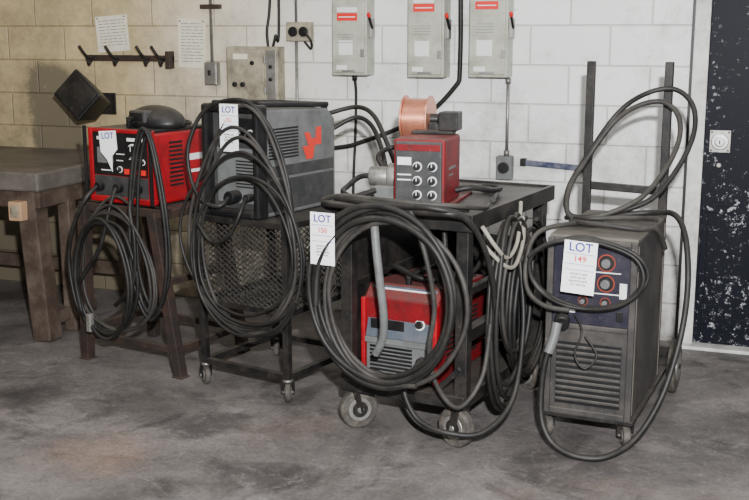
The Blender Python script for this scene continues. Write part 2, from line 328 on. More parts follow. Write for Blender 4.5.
# ---------------------------------------------------------------- wall gear
def disconnect(x0,x1,z0,z1,name='electrical_disconnect_box',drop=False):
    g=group(name,x0,0); w=x1-x0; D=.13
    boxes('enclosure',g,[(0,w,-D,-.002,z0,z1)],M['switch'],.005)
    boxes('door',g,[(.006,w-.012,-D-.012,-D,z0+.015,z1-.01)],M['switch'],.004)
    boxes('door_inset',g,[(.03,w-.04,-D-.014,-D-.012,z0+.08,z1-.16)],M['switch'],.002)
    boxes('warning_label',g,[(.035,w-.05,-D-.0155,-D-.012,z1-.115,z1-.075)],M['redink'],0)
    boxes('warning_print',g,[(.045,w-.06,-D-.0158,-D-.0154,z1-.098,z1-.093)],M['white'],0)
    boxes('maker_label',g,[(.035,w-.05,-D-.0152,-D-.012,z1-.07,z1-.045),(.03,w*.45,-D-.0152,-D-.012,z0+.03,z0+.055),(.045,w*.62,-D-.0152,-D-.012,z0+.11,z0+.19)],M['white'],0)
    boxes('data_lines',g,[(.04,w-.07,-D-.016,-D-.014,z1-.19-i*.014,z1-.187-i*.014) for i in range(4)],M['ink'],0)
    boxes('latch',g,[(w-.03,w-.005,-D-.02,-D-.01,z0+.1,z0+.14),(w*.3,w*.7,-D-.018,-D-.01,z0+.018,z0+.03)],M['steel'],.002)
    boxes('operator_bracket',g,[(w,w+.018,-D+.02,-.05,z0+.2,z0+.3)],M['steel'],.002)
    beams('lever',g,[((w+.022,-D+.03,z0+.25),(w+.022,-D-.03,z0+.32))],.012,.016,M['black'],.003)
    cyls('lever_grip',g,[((w+.022,-D-.02,z0+.31),(w+.022,-D-.035,z0+.328),.010)],M['redink'],14,.002)
    cyls('supply_conduit',g,[((w*.5,-.06,z1),(w*.5,-.06,ZC-.001),.014)],M['steel'],16)
    if drop:
        cyls('gland',g,[((w*.5,-.05,z0-.03),(w*.5,-.05,z0),.014)],M['black'],14)
        cables('drop_cable',g,[[(w*.5,-.05,z0-.02),(w*.5,-.03,1.25),(w*.5-.01,-.02,1.0),(w*.5-.02,-.02,.8),(w*.5-.03,-.02,.4),(w*.5-.03,-.02,.03)]],.008,M['rubber'])
    return g
disconnect(-2.29,-2.09,1.36,1.765,drop=True); disconnect(-1.86,-1.66,1.355,1.81); disconnect(-1.525,-1.32,1.36,1.82)

def conduit_box(name,x0,x1,z0,z1,D=.05,up=True,down=None,m='beige'):
    g=group(name,x0,0); w=x1-x0
    boxes('box',g,[(0,w,-D,-.002,z0,z1)],M[m],.004)
    boxes('cover',g,[(.004,w-.004,-D-.004,-D,z0+.004,z1-.004)],M[m],.002)
    return g
g=conduit_box('light_switch',-3.12,-3.04,1.29,1.42,m='steel')
boxes('toggle',g,[(.033,.047,-.07,-.05,1.345,1.375)],M['black'],.002)
cyls('conduit',g,[((.04,-.025,1.42),(.04,-.025,ZC-.001),.009)],M['steel'],14)
boxes('conduit_clip',g,[(-.02,.10,-.045,-.002,1.72,1.745)],M['rust'],.002)
g=conduit_box('power_outlet',-2.60,-2.45,1.54,1.645,m='beige')
cyls('sockets',g,[((.045,-.05,1.592),(.045,-.062,1.592),.028),((.108,-.05,1.592),(.108,-.062,1.592),.028)],M['black'],20,.002)
cyls('conduit',g,[((.05,-.02,1.54),(.05,-.02,.75),.009),((.05,-.02,1.64),(.05,-.02,ZC-.001),.008)],M['steel'],14)
cables('plug_lead',g,[[(.108,-.065,1.59),(.14,-.1,1.585),(.17,-.09,1.54),(.15,-.05,1.50),(.10,-.04,1.55)]],.006,M['rubber'])
g=group('control_box',-2.95,0)
boxes('enclosure',g,[(0,.32,-.10,-.002,1.20,1.51)],M['beige'],.006)
boxes('door',g,[(.012,.24,-.112,-.10,1.215,1.495)],M['beige'],.004)
boxes('side_panel',g,[(.25,.31,-.105,-.10,1.22,1.49)],M['steel'],.002)
cyls('buttons',g,[((.06,-.112,1.30),(.06,-.128,1.30),.014),((.11,-.112,1.30),(.11,-.128,1.30),.014),((.17,-.112,1.42),(.17,-.125,1.42),.012),((.28,-.105,1.40),(.28,-.118,1.40),.01),((.28,-.105,1.33),(.28,-.118,1.33),.01)],M['black'],18,.002)
boxes('hinges',g,[(.238,.25,-.118,-.10,1.25,1.29),(.238,.25,-.118,-.10,1.42,1.46)],M['steel'],.002)
boxes('label',g,[(.05,.14,-.1135,-.112,1.44,1.47)],M['paper'],0)
cables('feed_cable',g,[[(.24,-.05,1.51),(.235,-.05,1.6),(.25,-.04,1.75),(.26,-.03,2.2),(.26,-.03,ZC-.01)],[(.27,-.05,1.51),(.29,-.06,1.57),(.3,-.03,1.7),(.29,-.03,ZC-.01)]],.008,M['rubber'])
g=group('isolator_outlet',-1.385,0)
boxes('box',g,[(0,.085,-.06,-.002,.82,.945)],M['ltgrey'],.005)
cyls('socket',g,[((.042,-.06,.885),(.042,-.075,.885),.03)],M['black'],20,.002)
cyls('conduit',g,[((.05,-.03,.945),(.05,-.03,1.355),.009)],M['steel'],14)
cyls('conduit_coupling',g,[((.05,-.03,.945),(.05,-.03,.975),.015),((.05,-.03,1.325),(.05,-.03,1.355),.015)],M['steel'],14)
g=group('riser_cable',-1.6,0)
cables('cable',g,[[(.005,-.03,3.28),(.0,-.03,2.2),(0,-.03,1.8),(.003,-.03,1.55),(.0,-.03,1.352)]],.013,M['rubber'])
g=group('power_cable',-1.6,0)
cables('cable',g,[[(0,-.03,1.351),(-.015,-.03,1.315),(-.12,-.03,1.20),(-.24,-.03,1.12),(-.42,-.045,1.04),(-.56,-.05,.99),(-.62,-.055,.97),(-.74,-.06,.95)]],.013,M['rubber'])
g=group('overhead_cable',-2.545,0)
cables('cable',g,[[(0,-.05,1.84),(.07,-.05,1.80),(.14,-.05,1.795),(.23,-.05,1.80)]],.012,M['rubber'])
g=group('wall_bar',-1.26,0)
beams('bar',g,[((0,-.03,.915),(.34,-.03,.895))],.012,.03,M['bluebar'],.003)
boxes('brackets',g,[(0,.03,-.04,-.002,.895,.935),(.31,.34,-.04,-.002,.875,.915)],M['black'],.003)
g=group('coat_hook_rail',-3.94,0)
boxes('rail',g,[(0,.6,-.025,-.002,1.42,1.455)],M['rust'],.003)
hk=[]
for x in (.05,.23,.44,.54):
    hk.append([(x,-.02,1.44),(x,-.05,1.435),(x-.01,-.085,1.46),(x-.03,-.11,1.51)])
    hk.append([(x,-.02,1.43),(x,-.05,1.41),(x+.01,-.075,1.40),(x+.01,-.085,1.425)])
cables('hooks',g,hk,.009,M['iron'])
boxes('end_bracket',g,[(.57,.60,-.06,-.002,1.38,1.48)],M['rust'],.003)
def notice(x,z,w,h,rot,seed):
    R=random.Random(seed); g=group('paper_notice',x,-.002,0,z); g.rotation_euler=(0,math.radians(rot),0)
    boxes('sheet',g,[(-w/2,w/2,-.002,0,-h/2,h/2)],M['paper'],0)
    L=[];zz=h/2-.03
    while zz>-h/2+.02:
        a=-w/2+.02
        while a<w/2-.03:
            b=min(a+R.uniform(.015,.05),w/2-.015); L.append((a,b,-.0028,-.002,zz,zz+.004)); a=b+.008
        zz-=.018
    boxes('printing',g,L,M['ink'],0)
    cyls('pins',g,[((s*w*.42,-.002,h*.45),(s*w*.42,-.008,h*.45),.005) for s in (-1,1)],M['steel'],10)
notice(-3.755,1.58,.22,.21,-4,1); notice(-3.22,1.525,.18,.28,1,2)
g=group('wall_speaker',-3.80,-.22,0,1.20)
vs=[(-.13,-.13,-.11),(.13,-.13,-.11),(.13,-.13,.11),(-.13,-.13,.11),(-.085,.09,-.075),(.085,.09,-.075),(.085,.09,.075),(-.085,.09,.075)]
E=Euler((math.radians(-22),math.radians(38),math.radians(-12))).to_matrix()
o=mk('cabinet',[E@Vector(v)*.95 for v in vs],[(0,1,2,3),(7,6,5,4),(0,4,5,1),(1,5,6,2),(2,6,7,3),(3,7,4,0)],M['black'],g,bevel=.012)
vs2=[(-.11,-.136,-.09),(.11,-.136,-.09),(.11,-.136,.09),(-.11,-.136,.09),(-.11,-.128,-.09),(.11,-.128,-.09),(.11,-.128,.09),(-.11,-.128,.09)]
mk('grille',[E@Vector(v)*.95 for v in vs2],[(0,1,2,3),(7,6,5,4),(0,4,5,1),(1,5,6,2),(2,6,7,3),(3,7,4,0)],M['iron'],g,bevel=.004)
beams('bracket',g,[((.0,.05,0),(.0,.218,-.04))],.03,.03,M['iron'])
boxes('bracket_plate',g,[(-.05,.05,.205,.218,-.1,.03)],M['iron'],.003)

# ---------------------------------------------------------------- workbench
g=group('workbench',-3.5,-1.13)
boxes('top_slab',g,[(-1.5,0,0,1.05,.79,.89)],M['wood'],.012)
boxes('apron',g,[(-1.48,-.02,.03,.07,.70,.80),(-1.48,-.02,.97,1.01,.70,.80),(-.06,-.02,.07,.97,.70,.80)],M['woodleg'],.006)
beams('legs',g,[((-.11,.08,.80),(-.03,.05,0)),((-1.4,.08,.80),(-1.45,.08,0)),((-.1,.92,.80),(-.05,.95,0)),((-1.4,.92,.80),(-1.45,.95,0))],.11,.11,M['woodleg'],.008)
beams('braces',g,[((-.05,.30,.72),(-.02,.27,0)),((-.06,.5,.10),(-.05,.06,.10)),((-1.42,.5,.75),(-1.4,.08,.2))],.07,.07,M['woodleg'],.005)
beams('rear_stretcher',g,[((-.06,.93,.2),(-1.4,.93,.2))],.05,.08,M['woodleg'],.005)
boxes('outlet_box',g,[(-.17,-.09,-.03,.03,.64,.74)],M['tan'],.006)
boxes('outlet_face',g,[(-.155,-.105,-.034,-.03,.66,.72)],M['beige'],.003)

# ---------------------------------------------------------------- stand + red welder (left)
A1=(-3.14,-1.291)
g=group('equipment_stand',*A1,-11)
boxes('top_frame',g,[(0,.56,-.01,.025,.75,.79),(0,.56,.425,.46,.75,.79),(0,.03,0,.45,.75,.79),(.53,.56,0,.45,.75,.79),(.02,.54,.0,.44,.783,.79)],M['rust'],.002)
beams('legs',g,[((.03,.0,.77),(0,0,0)),((.47,.0,.77),(.60,0,0)),((.03,.44,.77),(0,.48,0)),((.5,.44,.77),(.6,.48,0))],.05,.05,M['rust'],.003)
beams('lower_rails',g,[((.0,0,.13),(.58,0,.13)),((0,.47,.13),(.58,.47,.13)),((.0,0,.15),(0,.47,.15)),((.58,0,.13),(.58,.47,.13)),((.54,0,.45),(.56,.47,.45))],.03,.03,M['rust'],.002)
boxes('feet',g,[(-.03,.03,-.03,.03,0,.006),(.57,.63,-.03,.03,0,.006)],M['rust'],.001)

g=group('welding_machine',*A1,-11)
boxes('housing',g,[(.08,.465,.02,.45,.80,1.135)],M['red'],.012)
boxes('front_bezel',g,[(.075,.47,-.0,.03,.80,.83),(.075,.10,-.0,.03,.83,1.15),(.445,.47,-.0,.03,.83,1.15),(.10,.445,0,.03,1.13,1.15)],M['red'],.005)
boxes('control_panel',g,[(.10,.445,.006,.02,.93,1.13)],M['black'],.003)
boxes('connector_panel',g,[(.10,.445,.008,.02,.83,.925)],M['grey'],.003)
boxes('panel_print',g,[(.13,.20,.003,.006,1.095,1.11),(.32,.43,.003,.006,1.095,1.11),(.33,.42,.003,.006,1.01,1.014),(.15,.22,.003,.006,.95,.955),(.25,.30,.003,.006,1.03,1.034),(.25,.29,.003,.006,1.00,1.004)],M['white'],0)
boxes('meter',g,[(.13,.23,-.001,.006,.985,1.06)],M['ltgrey'],.003)
boxes('maker_plate',g,[(.30,.43,-.002,.006,.94,.965)],M['redink'],.001)
knob(g,'amperage_knob',.355,.006,1.05,.026); knob(g,'mode_knob',.27,.006,.96,.012); knob(g,'arc_knob',.415,.006,1.0,.010)
cyls('output_sockets',g,[((.15,0,.875),(.15,-.03,.875),.022),((.27,0,.875),(.27,-.03,.875),.022),((.39,0,.875),(.39,-.03,.875),.022)],M['black'],20,.003)
boxes('side_louvres',g,[(.464,.470,.13,.22,.88+i*.02,.89+i*.02) for i in range(11)],M['black'],.001)
boxes('side_print',g,[(.464,.4665,.27,.42,.99,1.02),(.464,.4665,.27,.36,.93,.945)],M['white'],0)
boxes('top_cover',g,[(.085,.46,.03,.44,1.135,1.148)],M['black'],.004)
beams('carry_handle',g,[((.27,.08,1.15),(.27,.08,1.19)),((.27,.4,1.15),(.27,.4,1.19)),((.27,.07,1.19),(.27,.41,1.19))],.03,.02,M['black'],.005)
beams('corner_guard',g,[((.065,-.01,.80),(.065,-.01,1.16)),((.475,-.01,.80),(.475,-.01,1.16))],.015,.015,M['black'],.004)
cables('electrode_lead',g,[coil(.50,.74,.10,.41,-.04,2.6,11,jit=.12,sq=.30,step=.016)],.0088,M['rubber'])
cables('ground_lead',g,[coil(.22,.46,.20,.27,-.07,4.4,12,jit=.18,sq=.05,drift=(.010,-.008),step=.012)],.0095,M['rubber'])
cables('remote_lead',g,[coil(.28,.50,.25,.31,-.05,3.3,13,jit=.14,start=60,sq=.2)],.007,M['greycable'])
cables('lead_tails',g,[[(.15,-.03,.875),(.13,-.09,.82),(.05,-.1,.68),(0,-.09,.5),(.05,-.1,.3),(.14,-.1,.24)],[(.39,-.03,.875),(.41,-.09,.8),(.44,-.1,.65),(.42,-.1,.45),(.3,-.1,.33)],[(.27,-.03,.875),(.27,-.08,.78),(.22,-.1,.6),(.1,-.1,.45),(.04,-.09,.35),(.08,-.08,.22)]],.010,M['rubber'])
boxes('ground_clamp',g,[(.12,.15,-.12,-.09,.18,.27)],M['steel'],.006)

g=group('welding_helmet',-2.79,-1.14,-20,1.150)
vs=[];fs=[];nu,nv=20,9
for j in range(nv+1):
    ph=math.pi*.5*j/nv
    for i in range(nu):
        th=2*math.pi*i/nu
        vs.append((.16*math.cos(th)*math.cos(ph)*(1+.1*math.cos(th)**2),.12*math.sin(th)*math.cos(ph),.10*math.sin(ph)**.8 if ph>0 else 0))
for j in range(nv):
    for i in range(nu): fs.append((j*nu+i,j*nu+(i+1)%nu,(j+1)*nu+(i+1)%nu,(j+1)*nu+i))
fs.append(tuple(reversed(range(nu))))
mk('shell',vs,fs,M['black'],g,smooth=True)
boxes('lens_frame',g,[(-.06,.06,-.118,-.03,.02,.08)],M['grey'],.01)
boxes('lens',g,[(-.048,.048,-.121,-.116,.03,.07)],M['black'],.002)
cables('head_band',g,[[(-.11,.02,.02),(-.14,.08,.015),(-.06,.15,.015),(.06,.15,.015),(.14,.08,.015),(.11,.02,.02)]],.008,M['black'])
tag('lot_tag',-2.895,-1.40,1.145,-11,.105,.19,torn=True,tilty=-4)

# ---------------------------------------------------------------- mesh cart + plasma cutter
A2=(-2.386,-1.453)
g=group('mesh_basket_cart',*A2,-13)
W,Dp=.47,.52
beams('legs',g,[((0,0,.10),(-.03,0,.79)),((W,0,.10),(W,0,.79)),((0,Dp,.10),(-.03,Dp,.79)),((W,Dp,.10),(W,Dp,.79))],.03,.03,M['iron'])
beams('frame',g,[((-.04,0,.78),(W+.02,0,.78)),((-.04,Dp,.78),(W+.02,Dp,.78)),((-.03,0,.78),(-.03,Dp,.78)),((W,0,.78),(W,Dp,.78)),
 ((0,0,.115),(W,0,.115)),((0,Dp,.115),(W,Dp,.115)),((0,0,.115),(0,Dp,.115)),((W,0,.115),(W,Dp,.115)),((0,0,.40),(W,0,.40)),((W,0,.40),(W,Dp,.40)),((0,0,.4),(0,Dp,.4)),((0,Dp,.4),(W,Dp,.4))],.028,.028,M['iron'])
boxes('deck',g,[(-.03,W,.0,Dp,.785,.797)],M['iron'],.002)
S=[]
def lattice(p,u,v,nu_,nv_):
    p=Vector(p);u=Vector(u);v=Vector(v)
    for i in range(nu_):
        for j in range(nv_):
            a=p+u*((i)/nu_)+v*((j+.5)/nv_); b=p+u*((i+.5)/nu_)+v*((j)/nv_); c=p+u*((i+1)/nu_)+v*((j+.5)/nv_); d_=p+u*((i+.5)/nu_)+v*((j+1)/nv_)
            S.append([a,b,c,d_,a])
lattice((-.02,-.016,.41),(W+.01,0,0),(0,0,.35),13,14); lattice((W+.016,0,.41),(0,Dp,0),(0,0,.35),14,14); lattice((-.02,0,.41),(0,Dp,0),(0,0,.35),14,14); lattice((-.01,Dp+.016,.41),(W,0,0),(0,0,.35),13,14); lattice((0,0,.405),(W,0,0),(0,Dp,0),12,12)
cables('wire_mesh',g,S,.0026,M['greycable'],k=1,res=0)
for i,(x,y) in enumerate([(0,0),(W,0),(W,Dp),(0,Dp)]): caster(g,'caster_%d'%(i+1),x,y,.043,.10,.026,60 if i==0 else 35)

g=group('plasma_cutter',*A2,-13)
prism('housing',g,[(.03,.80),(.56,.80),(.56,1.20),(.50,1.25),(.03,1.27)],.05,.34,M['ltgrey'],.012)
boxes('front_bezel',g,[(.035,.07,-.03,.04,.80,1.29),(.32,.355,-.03,.04,.80,1.29),(.07,.32,-.03,.04,1.255,1.29),(.07,.32,-.03,.04,.80,.835)],M['black'],.012)
boxes('face_plate',g,[(.065,.325,.015,.032,.83,1.26)],M['grey'],.003)
boxes('display_panel',g,[(.20,.31,.008,.016,1.13,1.23)],M['black'],.003)
boxes('face_lower_panel',g,[(.09,.31,.010,.016,.86,1.10)],M['ltgrey'],.004)
boxes('panel_lines',g,[(.20,.30,.006,.011,.93+i*.014,.935+i*.014) for i in range(9)],M['black'],0)
knob(g,'pressure_knob',.24,.008,1.165,.016); knob(g,'current_knob',.285,.008,1.165,.014)
cyls('torch_connector',g,[((.20,.02,.89),(.20,-.05,.89),.028),((.28,.02,.89),(.28,-.03,.89),.018)],M['black'],20,.004)
boxes('side_vents',g,[(.338,.3435,.06,.27,1.05+i*.014,1.058+i*.014) for i in range(10)],M['black'],.001)
boxes('side_panel_upper',g,[(.338,.342,.05,.54,.97,1.02)],M['grey'],.002)
boxes('side_panel_lower',g,[(.338,.342,.05,.54,.82,.96)],M['grey'],.002)
def poly(nm,par,pts,x,m,t=.002):
    n=len(pts); vs=[(x,y,z) for y,z in pts]+[(x+t,y,z) for y,z in pts]
    fs=[tuple(reversed(range(n))),tuple(range(n,2*n))]+[(i,(i+1)%n,n+(i+1)%n,n+i) for i in range(n)]
    return mk(nm,vs,fs,m,par)
poly('logo_bolt',g,[(.33,1.03),(.375,1.03),(.39,1.09),(.44,1.09),(.44,1.17),(.405,1.17),(.40,1.12),(.365,1.12),(.35,1.15),(.315,1.15),(.345,1.09),(.30,1.09)],.3425,M['orange'])
beams('top_handles',g,[((.32,.02,1.29),(.32,.52,1.265)),((.07,.02,1.29),(.07,.52,1.265)),((.07,.5,1.265),(.32,.5,1.265)),((.07,.5,1.22),(.07,.5,1.265)),((.32,.5,1.22),(.32,.5,1.265))],.03,.025,M['black'],.008)
boxes('feet',g,[(.06,.10,.04,.10,.797,.803),(.29,.33,.04,.10,.797,.803),(.06,.10,.48,.54,.797,.803),(.29,.33,.48,.54,.797,.803)],M['rubber'],0)
cables('torch_hose',g,[coil(.30,.82,.27,.46,-.06,3.2,21,jit=.12,sq=.25,drift=(.0,-.02),step=.012)],.008,M['greycable'])
cables('work_lead',g,[coil(.30,.70,.28,.36,-.09,3.6,22,jit=.16,sq=.1,drift=(.01,-.01),start=120,step=.012)],.0075,M['rubber'])
cables('torch_lead_tail',g,[[(.20,-.05,.89),(.19,-.10,.86),(.10,-.11,.88),(.03,-.1,.98),(.02,-.09,1.12),(.10,-.06,1.27),(.3,-.05,1.31),(.42,-.03,1.2),(.5,-.03,1.02),(.54,-.04,.85)],[(.28,-.03,.89),(.3,-.09,.84),(.25,-.11,.74),(.15,-.11,.70),(.06,-.1,.78)]],.009,M['rubber'])
cables('rear_hose',g,[[(.32,.57,1.15),(.40,.64,1.2),(.5,.62,1.17),(.60,.55,1.08),(.66,.5,.98),(.68,.5,.86),(.64,.52,.75)],[(.30,.57,1.22),(.42,.62,1.25),(.56,.55,1.22),(.68,.48,1.1),(.74,.46,1.0)]],.011,M['rubber'])
tag('lot_tag',-2.17,-1.585,1.295,-13,.10,.20,no='151')

# ---------------------------------------------------------------- black welding cart, centre
A3=(-1.555,-1.748)
g=group('welding_cart',*A3,-8)
beams('legs',g,[((-.01,0,.165),(-.01,0,.90)),((.49,0,.165),(.49,0,.90)),((.49,.83,.165),(.49,.83,.90)),((-.01,.83,.165),(-.01,.83,.90))],.05,.05,M['iron'],.003)
boxes('top_deck',g,[(-.05,.53,-.04,.87,.905,.92)],M['iron'],.002)
boxes('top_frame',g,[(-.06,.54,-.05,-.03,.865,.93),(-.06,.54,.86,.88,.865,.93),(-.06,-.04,-.04,.87,.865,.93),(.52,.54,-.04,.87,.865,.93)],M['iron'],.003)
boxes('lower_shelf',g,[(-.03,.51,-.02,.85,.20,.212)],M['iron'],.002)
beams('lower_rails',g,[((-.03,-.01,.19),(.51,-.01,.19)),((-.03,.84,.19),(.51,.84,.19)),((-.01,0,.19),(-.01,.83,.19)),((.49,0,.19),(.49,.83,.19)),((.49,.0,.45),(.49,.83,.45))],.045,.05,M['iron'],.003)
beams('side_panel_bars',g,[((.49,.0,.62),(.49,.83,.62)),((-.01,0,.6),(-.01,.83,.6))],.03,.03,M['iron'],.002)
boxes('rear_panel',g,[(.0,.48,.80,.806,.215,.70)],M['iron'],.001)
boxes('side_panel',g,[(-.006,.0,.03,.80,.215,.86)],M['iron'],.001)
beams('front_brace',g,[((-.01,-.02,.25),(.12,-.02,.19)),((.49,-.02,.33),(.36,-.02,.19))],.03,.02,M['iron'],.002)
cables('push_handle',g,[[(-.03,-.03,.90),(-.05,-.10,.93),(-.02,-.16,.95),(.1,-.17,.95),(.4,-.17,.95),(.5,-.16,.95),(.53,-.10,.93),(.51,-.03,.90)]],.014,M['iron'])
for i,(x,y,r) in enumerate([(0,0,.08),(.49,0,.08),(.49,.80,.07),(0,.80,.07)]): caster(g,'caster_%d'%(i+1),x,y,r,.17,.042,(-42,72,60,60)[i])

G=group('wire_welder',*A3,-8)
g=bpy.data.objects.new('welder_body',None); link(g,G); g.location=(-.02,0,.016); g.scale=(.94,.9,.93)
prism('housing',g,[(.06,.215),(.60,.215),(.60,.60),(.12,.625),(.06,.57)],.05,.40,M['darkred'],.012)
boxes('front_trim',g,[(.045,.065,.04,.08,.215,.57),(.385,.405,.04,.08,.215,.57)],M['red'],.005)
prism('control_fascia',g,[(.035,.40),(.08,.40),(.13,.61),(.105,.62)],.07,.38,M['bluegrey'],.004)
def slope(x,t,off=0): # point on fascia
    y=.035+(.105-.035)*t-off; z=.40+(.62-.40)*t; return (x,y,z)
for i,(x,t) in enumerate([(.16,.70),(.24,.70),(.32,.70),(.32,.33)]):
    a=Vector(slope(x,t)); nrm=Vector((0,-.96,.27)); cyls('knob_%d'%(i+1),g,[(a,a+nrm*.018,.017)],M['black'],18,.002); cyls('knob_ring_%d'%(i+1),g,[(a,a+nrm*.003,.023)],M['white'],18,0)
boxes('brand_strip',g,[(.07,.38,.03,.06,.375,.40)],M['ltgrey'],.002)
beams('fascia_print',g,[(slope(.09,.93,.002),slope(.35,.93,.002)),(slope(.09,.50,.002),slope(.26,.50,.002))],.003,.012,M['white'],0)
beams('fascia_display',g,[(slope(.09,.25,.004),slope(.25,.25,.004))],.004,.05,M['black'],.002)
boxes('lower_face',g,[(.07,.38,.045,.065,.225,.375)],M['ltgrey'],.004)
boxes('face_louvres',g,[(.09,.29,.038,.048,.235+i*.017,.244+i*.017) for i in range(8)],M['black'],.001)
cyls('output_terminals',g,[((.34,.045,.26),(.34,.01,.26),.02),((.34,.045,.32),(.34,.01,.32),.02)],M['black'],18,.003)
boxes('side_louvres',g,[(.398,.404,.15,.5,.28+i*.022,.29+i*.022) for i in range(10)],M['black'],.001)
beams('carry_handle',g,[((.225,.15,.62),(.225,.15,.66)),((.225,.5,.61),(.225,.5,.66)),((.225,.14,.66),(.225,.51,.66))],.03,.02,M['black'],.005)
g=G
cables('gun_lead',g,[coil(.245,.62,.305,.34,-.20,4.3,31,jit=.09,start=100,sq=.0,step=.010)],.0115,M['rubber'])
cables('work_lead',g,[coil(.27,.61,.27,.31,-.19,2.6,32,jit=.11,start=80,sq=.0,drift=(.01,-.01))],.0095,M['greycable'])
cables('torch_neck',g,[[(.16,-.12,.95),(.21,-.2,.90),(.23,-.22,.8),(.245,-.22,.68),(.25,-.2,.55),(.23,-.17,.45),(.19,-.15,.38)]],.016,M['ltgrey'])
cables('lower_lead',g,[[(.30,.01,.32),(.30,-.08,.28),(.29,-.1,.22),(.36,-.12,.13),(.48,-.12,.10),(.60,-.05,.10),(.66,.1,.2),(.64,.25,.45),(.60,.3,.7)],[(.30,.01,.26),(.27,-.06,.24),(.18,-.09,.28),(.08,-.1,.3),(.0,-.12,.36)],
  [(.02,-.15,.97),(.15,-.19,.975),(.3,-.2,.97),(.45,-.19,.97),(.54,-.12,.93),(.58,-.02,.8),(.59,.06,.6),(.57,.1,.35),(.6,.2,.22),(.62,.35,.4),(.6,.45,.7)],
  [(.05,.2,.62),(.12,.15,.66),(.25,.12,.63),(.36,.2,.62),(.42,.3,.66),(.40,.4,.78),(.3,.3,.86)],[(.38,.05,.86),(.40,.02,.75),(.37,.03,.66),(.39,.1,.6)]],.011,M['rubber'])
cables('deck_leads',g,[[(-.05,-.13,.96),(.05,-.16,.985),(.2,-.18,.985),(.36,-.17,.98),(.50,-.10,.97),(.54,.05,.945),(.5,.2,.935)],[(-.04,-.06,.945),(.06,-.1,.955),(.2,-.09,.95),(.34,-.12,.96),(.46,-.08,.955),(.5,.0,.94)],[(.35,-.18,.95),(.42,-.2,.8),(.45,-.18,.6),(.42,-.16,.42),(.45,-.14,.28),(.52,-.1,.2),(.57,0,.3),(.58,.05,.5)]],.0095,M['greycable'])
S1=[coil(.22,.50,.16,.36,.56,2.5,33,'yz',jit=.12,step=-.016),coil(.45,.50,.2,.32,.56,3.0,34,'yz',jit=.16,step=-.014)]
cables('side_leads',g,S1,.010,M['rubber'])
cables('side_hose',g,[coil(.3,.6,.16,.24,.57,2.6,35,'yz',jit=.16,step=-.014)],.008,M['greycable'])
cables('pale_hose',g,[[(.55,.02,.88),(.59,.06,.80),(.60,.16,.74),(.60,.26,.78),(.58,.34,.87),(.56,.4,.92)],[(.55,.05,.8),(.6,.12,.72),(.61,.22,.70),(.6,.33,.78),(.57,.4,.86)]],.008,M['hose2'])

# wire feeder on the top deck
g=group('wire_feeder',-1.555+.168,-1.748+.015,3,.92)
boxes('base_plate',g,[(0,.22,0,.46,.0,.012)],M['darkred'],.003)
boxes('housing',g,[(0,.205,.01,.28,.012,.27)],M['darkred'],.01)
boxes('face',g,[(.01,.195,-.002,.014,.02,.26)],M['grey'],.005)
for i in range(2):
    for j in range(3): knob(g,'knob_%d'%(i*3+j+1),.10+.06*i,-.002,.055+.055*j,.014)
boxes('brand_strip',g,[(.015,.19,-.005,.0,.225,.25)],M['darkred'],.001)
boxes('face_print',g,[(.02,.075,-.004,-.001,.17,.20),(.02,.075,-.004,-.001,.13,.135),(.02,.075,-.004,-.001,.11,.115)],M['white'],0)
boxes('side_print',g,[(.205,.2065,.08,.19,.145,.155),(.205,.2065,.08,.15,.12,.127)],M['ltgrey'],.001)
boxes('top_bracket',g,[(.02,.19,.20,.27,.27,.285),(.13,.21,.20,.29,.285,.36)],M['iron'],.005)
boxes('spool_arm',g,[(.065,.095,.30,.42,.012,.31)],M['iron'],.003)
SX=-.03
cyls('wire_winding',g,[((-.015+SX,.36,.32),(.085+SX,.36,.32),.08)],M['copper'],36,.002)
cyls('spool_flanges',g,[((-.022+SX,.36,.32),(-.015+SX,.36,.32),.096),((.085+SX,.36,.32),(.092+SX,.36,.32),.096)],M['copper'],36,.001)
rg=[]
for i in range(22):
    x=-.012+i*.0044+SX; rg.append([(x,.36+.081*math.cos(2*math.pi*j/24),.32+.081*math.sin(2*math.pi*j/24)) for j in range(24)])
cables('wire_turns',g,rg,.0022,M['copper'],cyc=True,k=1,res=1)
cyls('spool_hub',g,[((-.03+SX,.36,.32),(.13+SX,.36,.32),.022)],M['black'],20,.002)
cyls('drive_motor',g,[((-.06,.16,.10),(-.01,.16,.10),.055),((-.14,.16,.10),(-.06,.16,.10),.04)],M['steel'],24,.006)
boxes('drive_housing',g,[(-.11,-.02,.10,.22,.012,.07)],M['ltgrey'],.008)
cables('feed_conduit',g,[[(-.12,.16,.1),(-.17,.12,.10),(-.2,.05,.07),(-.19,-.04,.06),(-.12,-.12,.05),(-.02,-.18,.055),(.1,-.21,.05)],[(-.09,.2,.12),(-.13,.24,.17),(-.1,.3,.2),(-.04,.3,.2)],[(-.1,.1,.05),(-.17,.04,.03),(-.2,-.04,.03),(-.14,-.09,.04),(0,-.13,.03),(.18,-.12,.03)]],.011,M['rubber'])
cables('rear_leads',g,[[(.205,.2,.05),(.27,.22,.06),(.33,.3,.04),(.34,.45,.03),(.25,.55,.02)],[(.15,.46,.02),(.25,.5,.02),(.33,.4,.02),(.36,.2,.02)]],.012,M['rubber'])
tag('lot_tag',-1.575,-1.995,.93,-8,.105,.20,no='150')

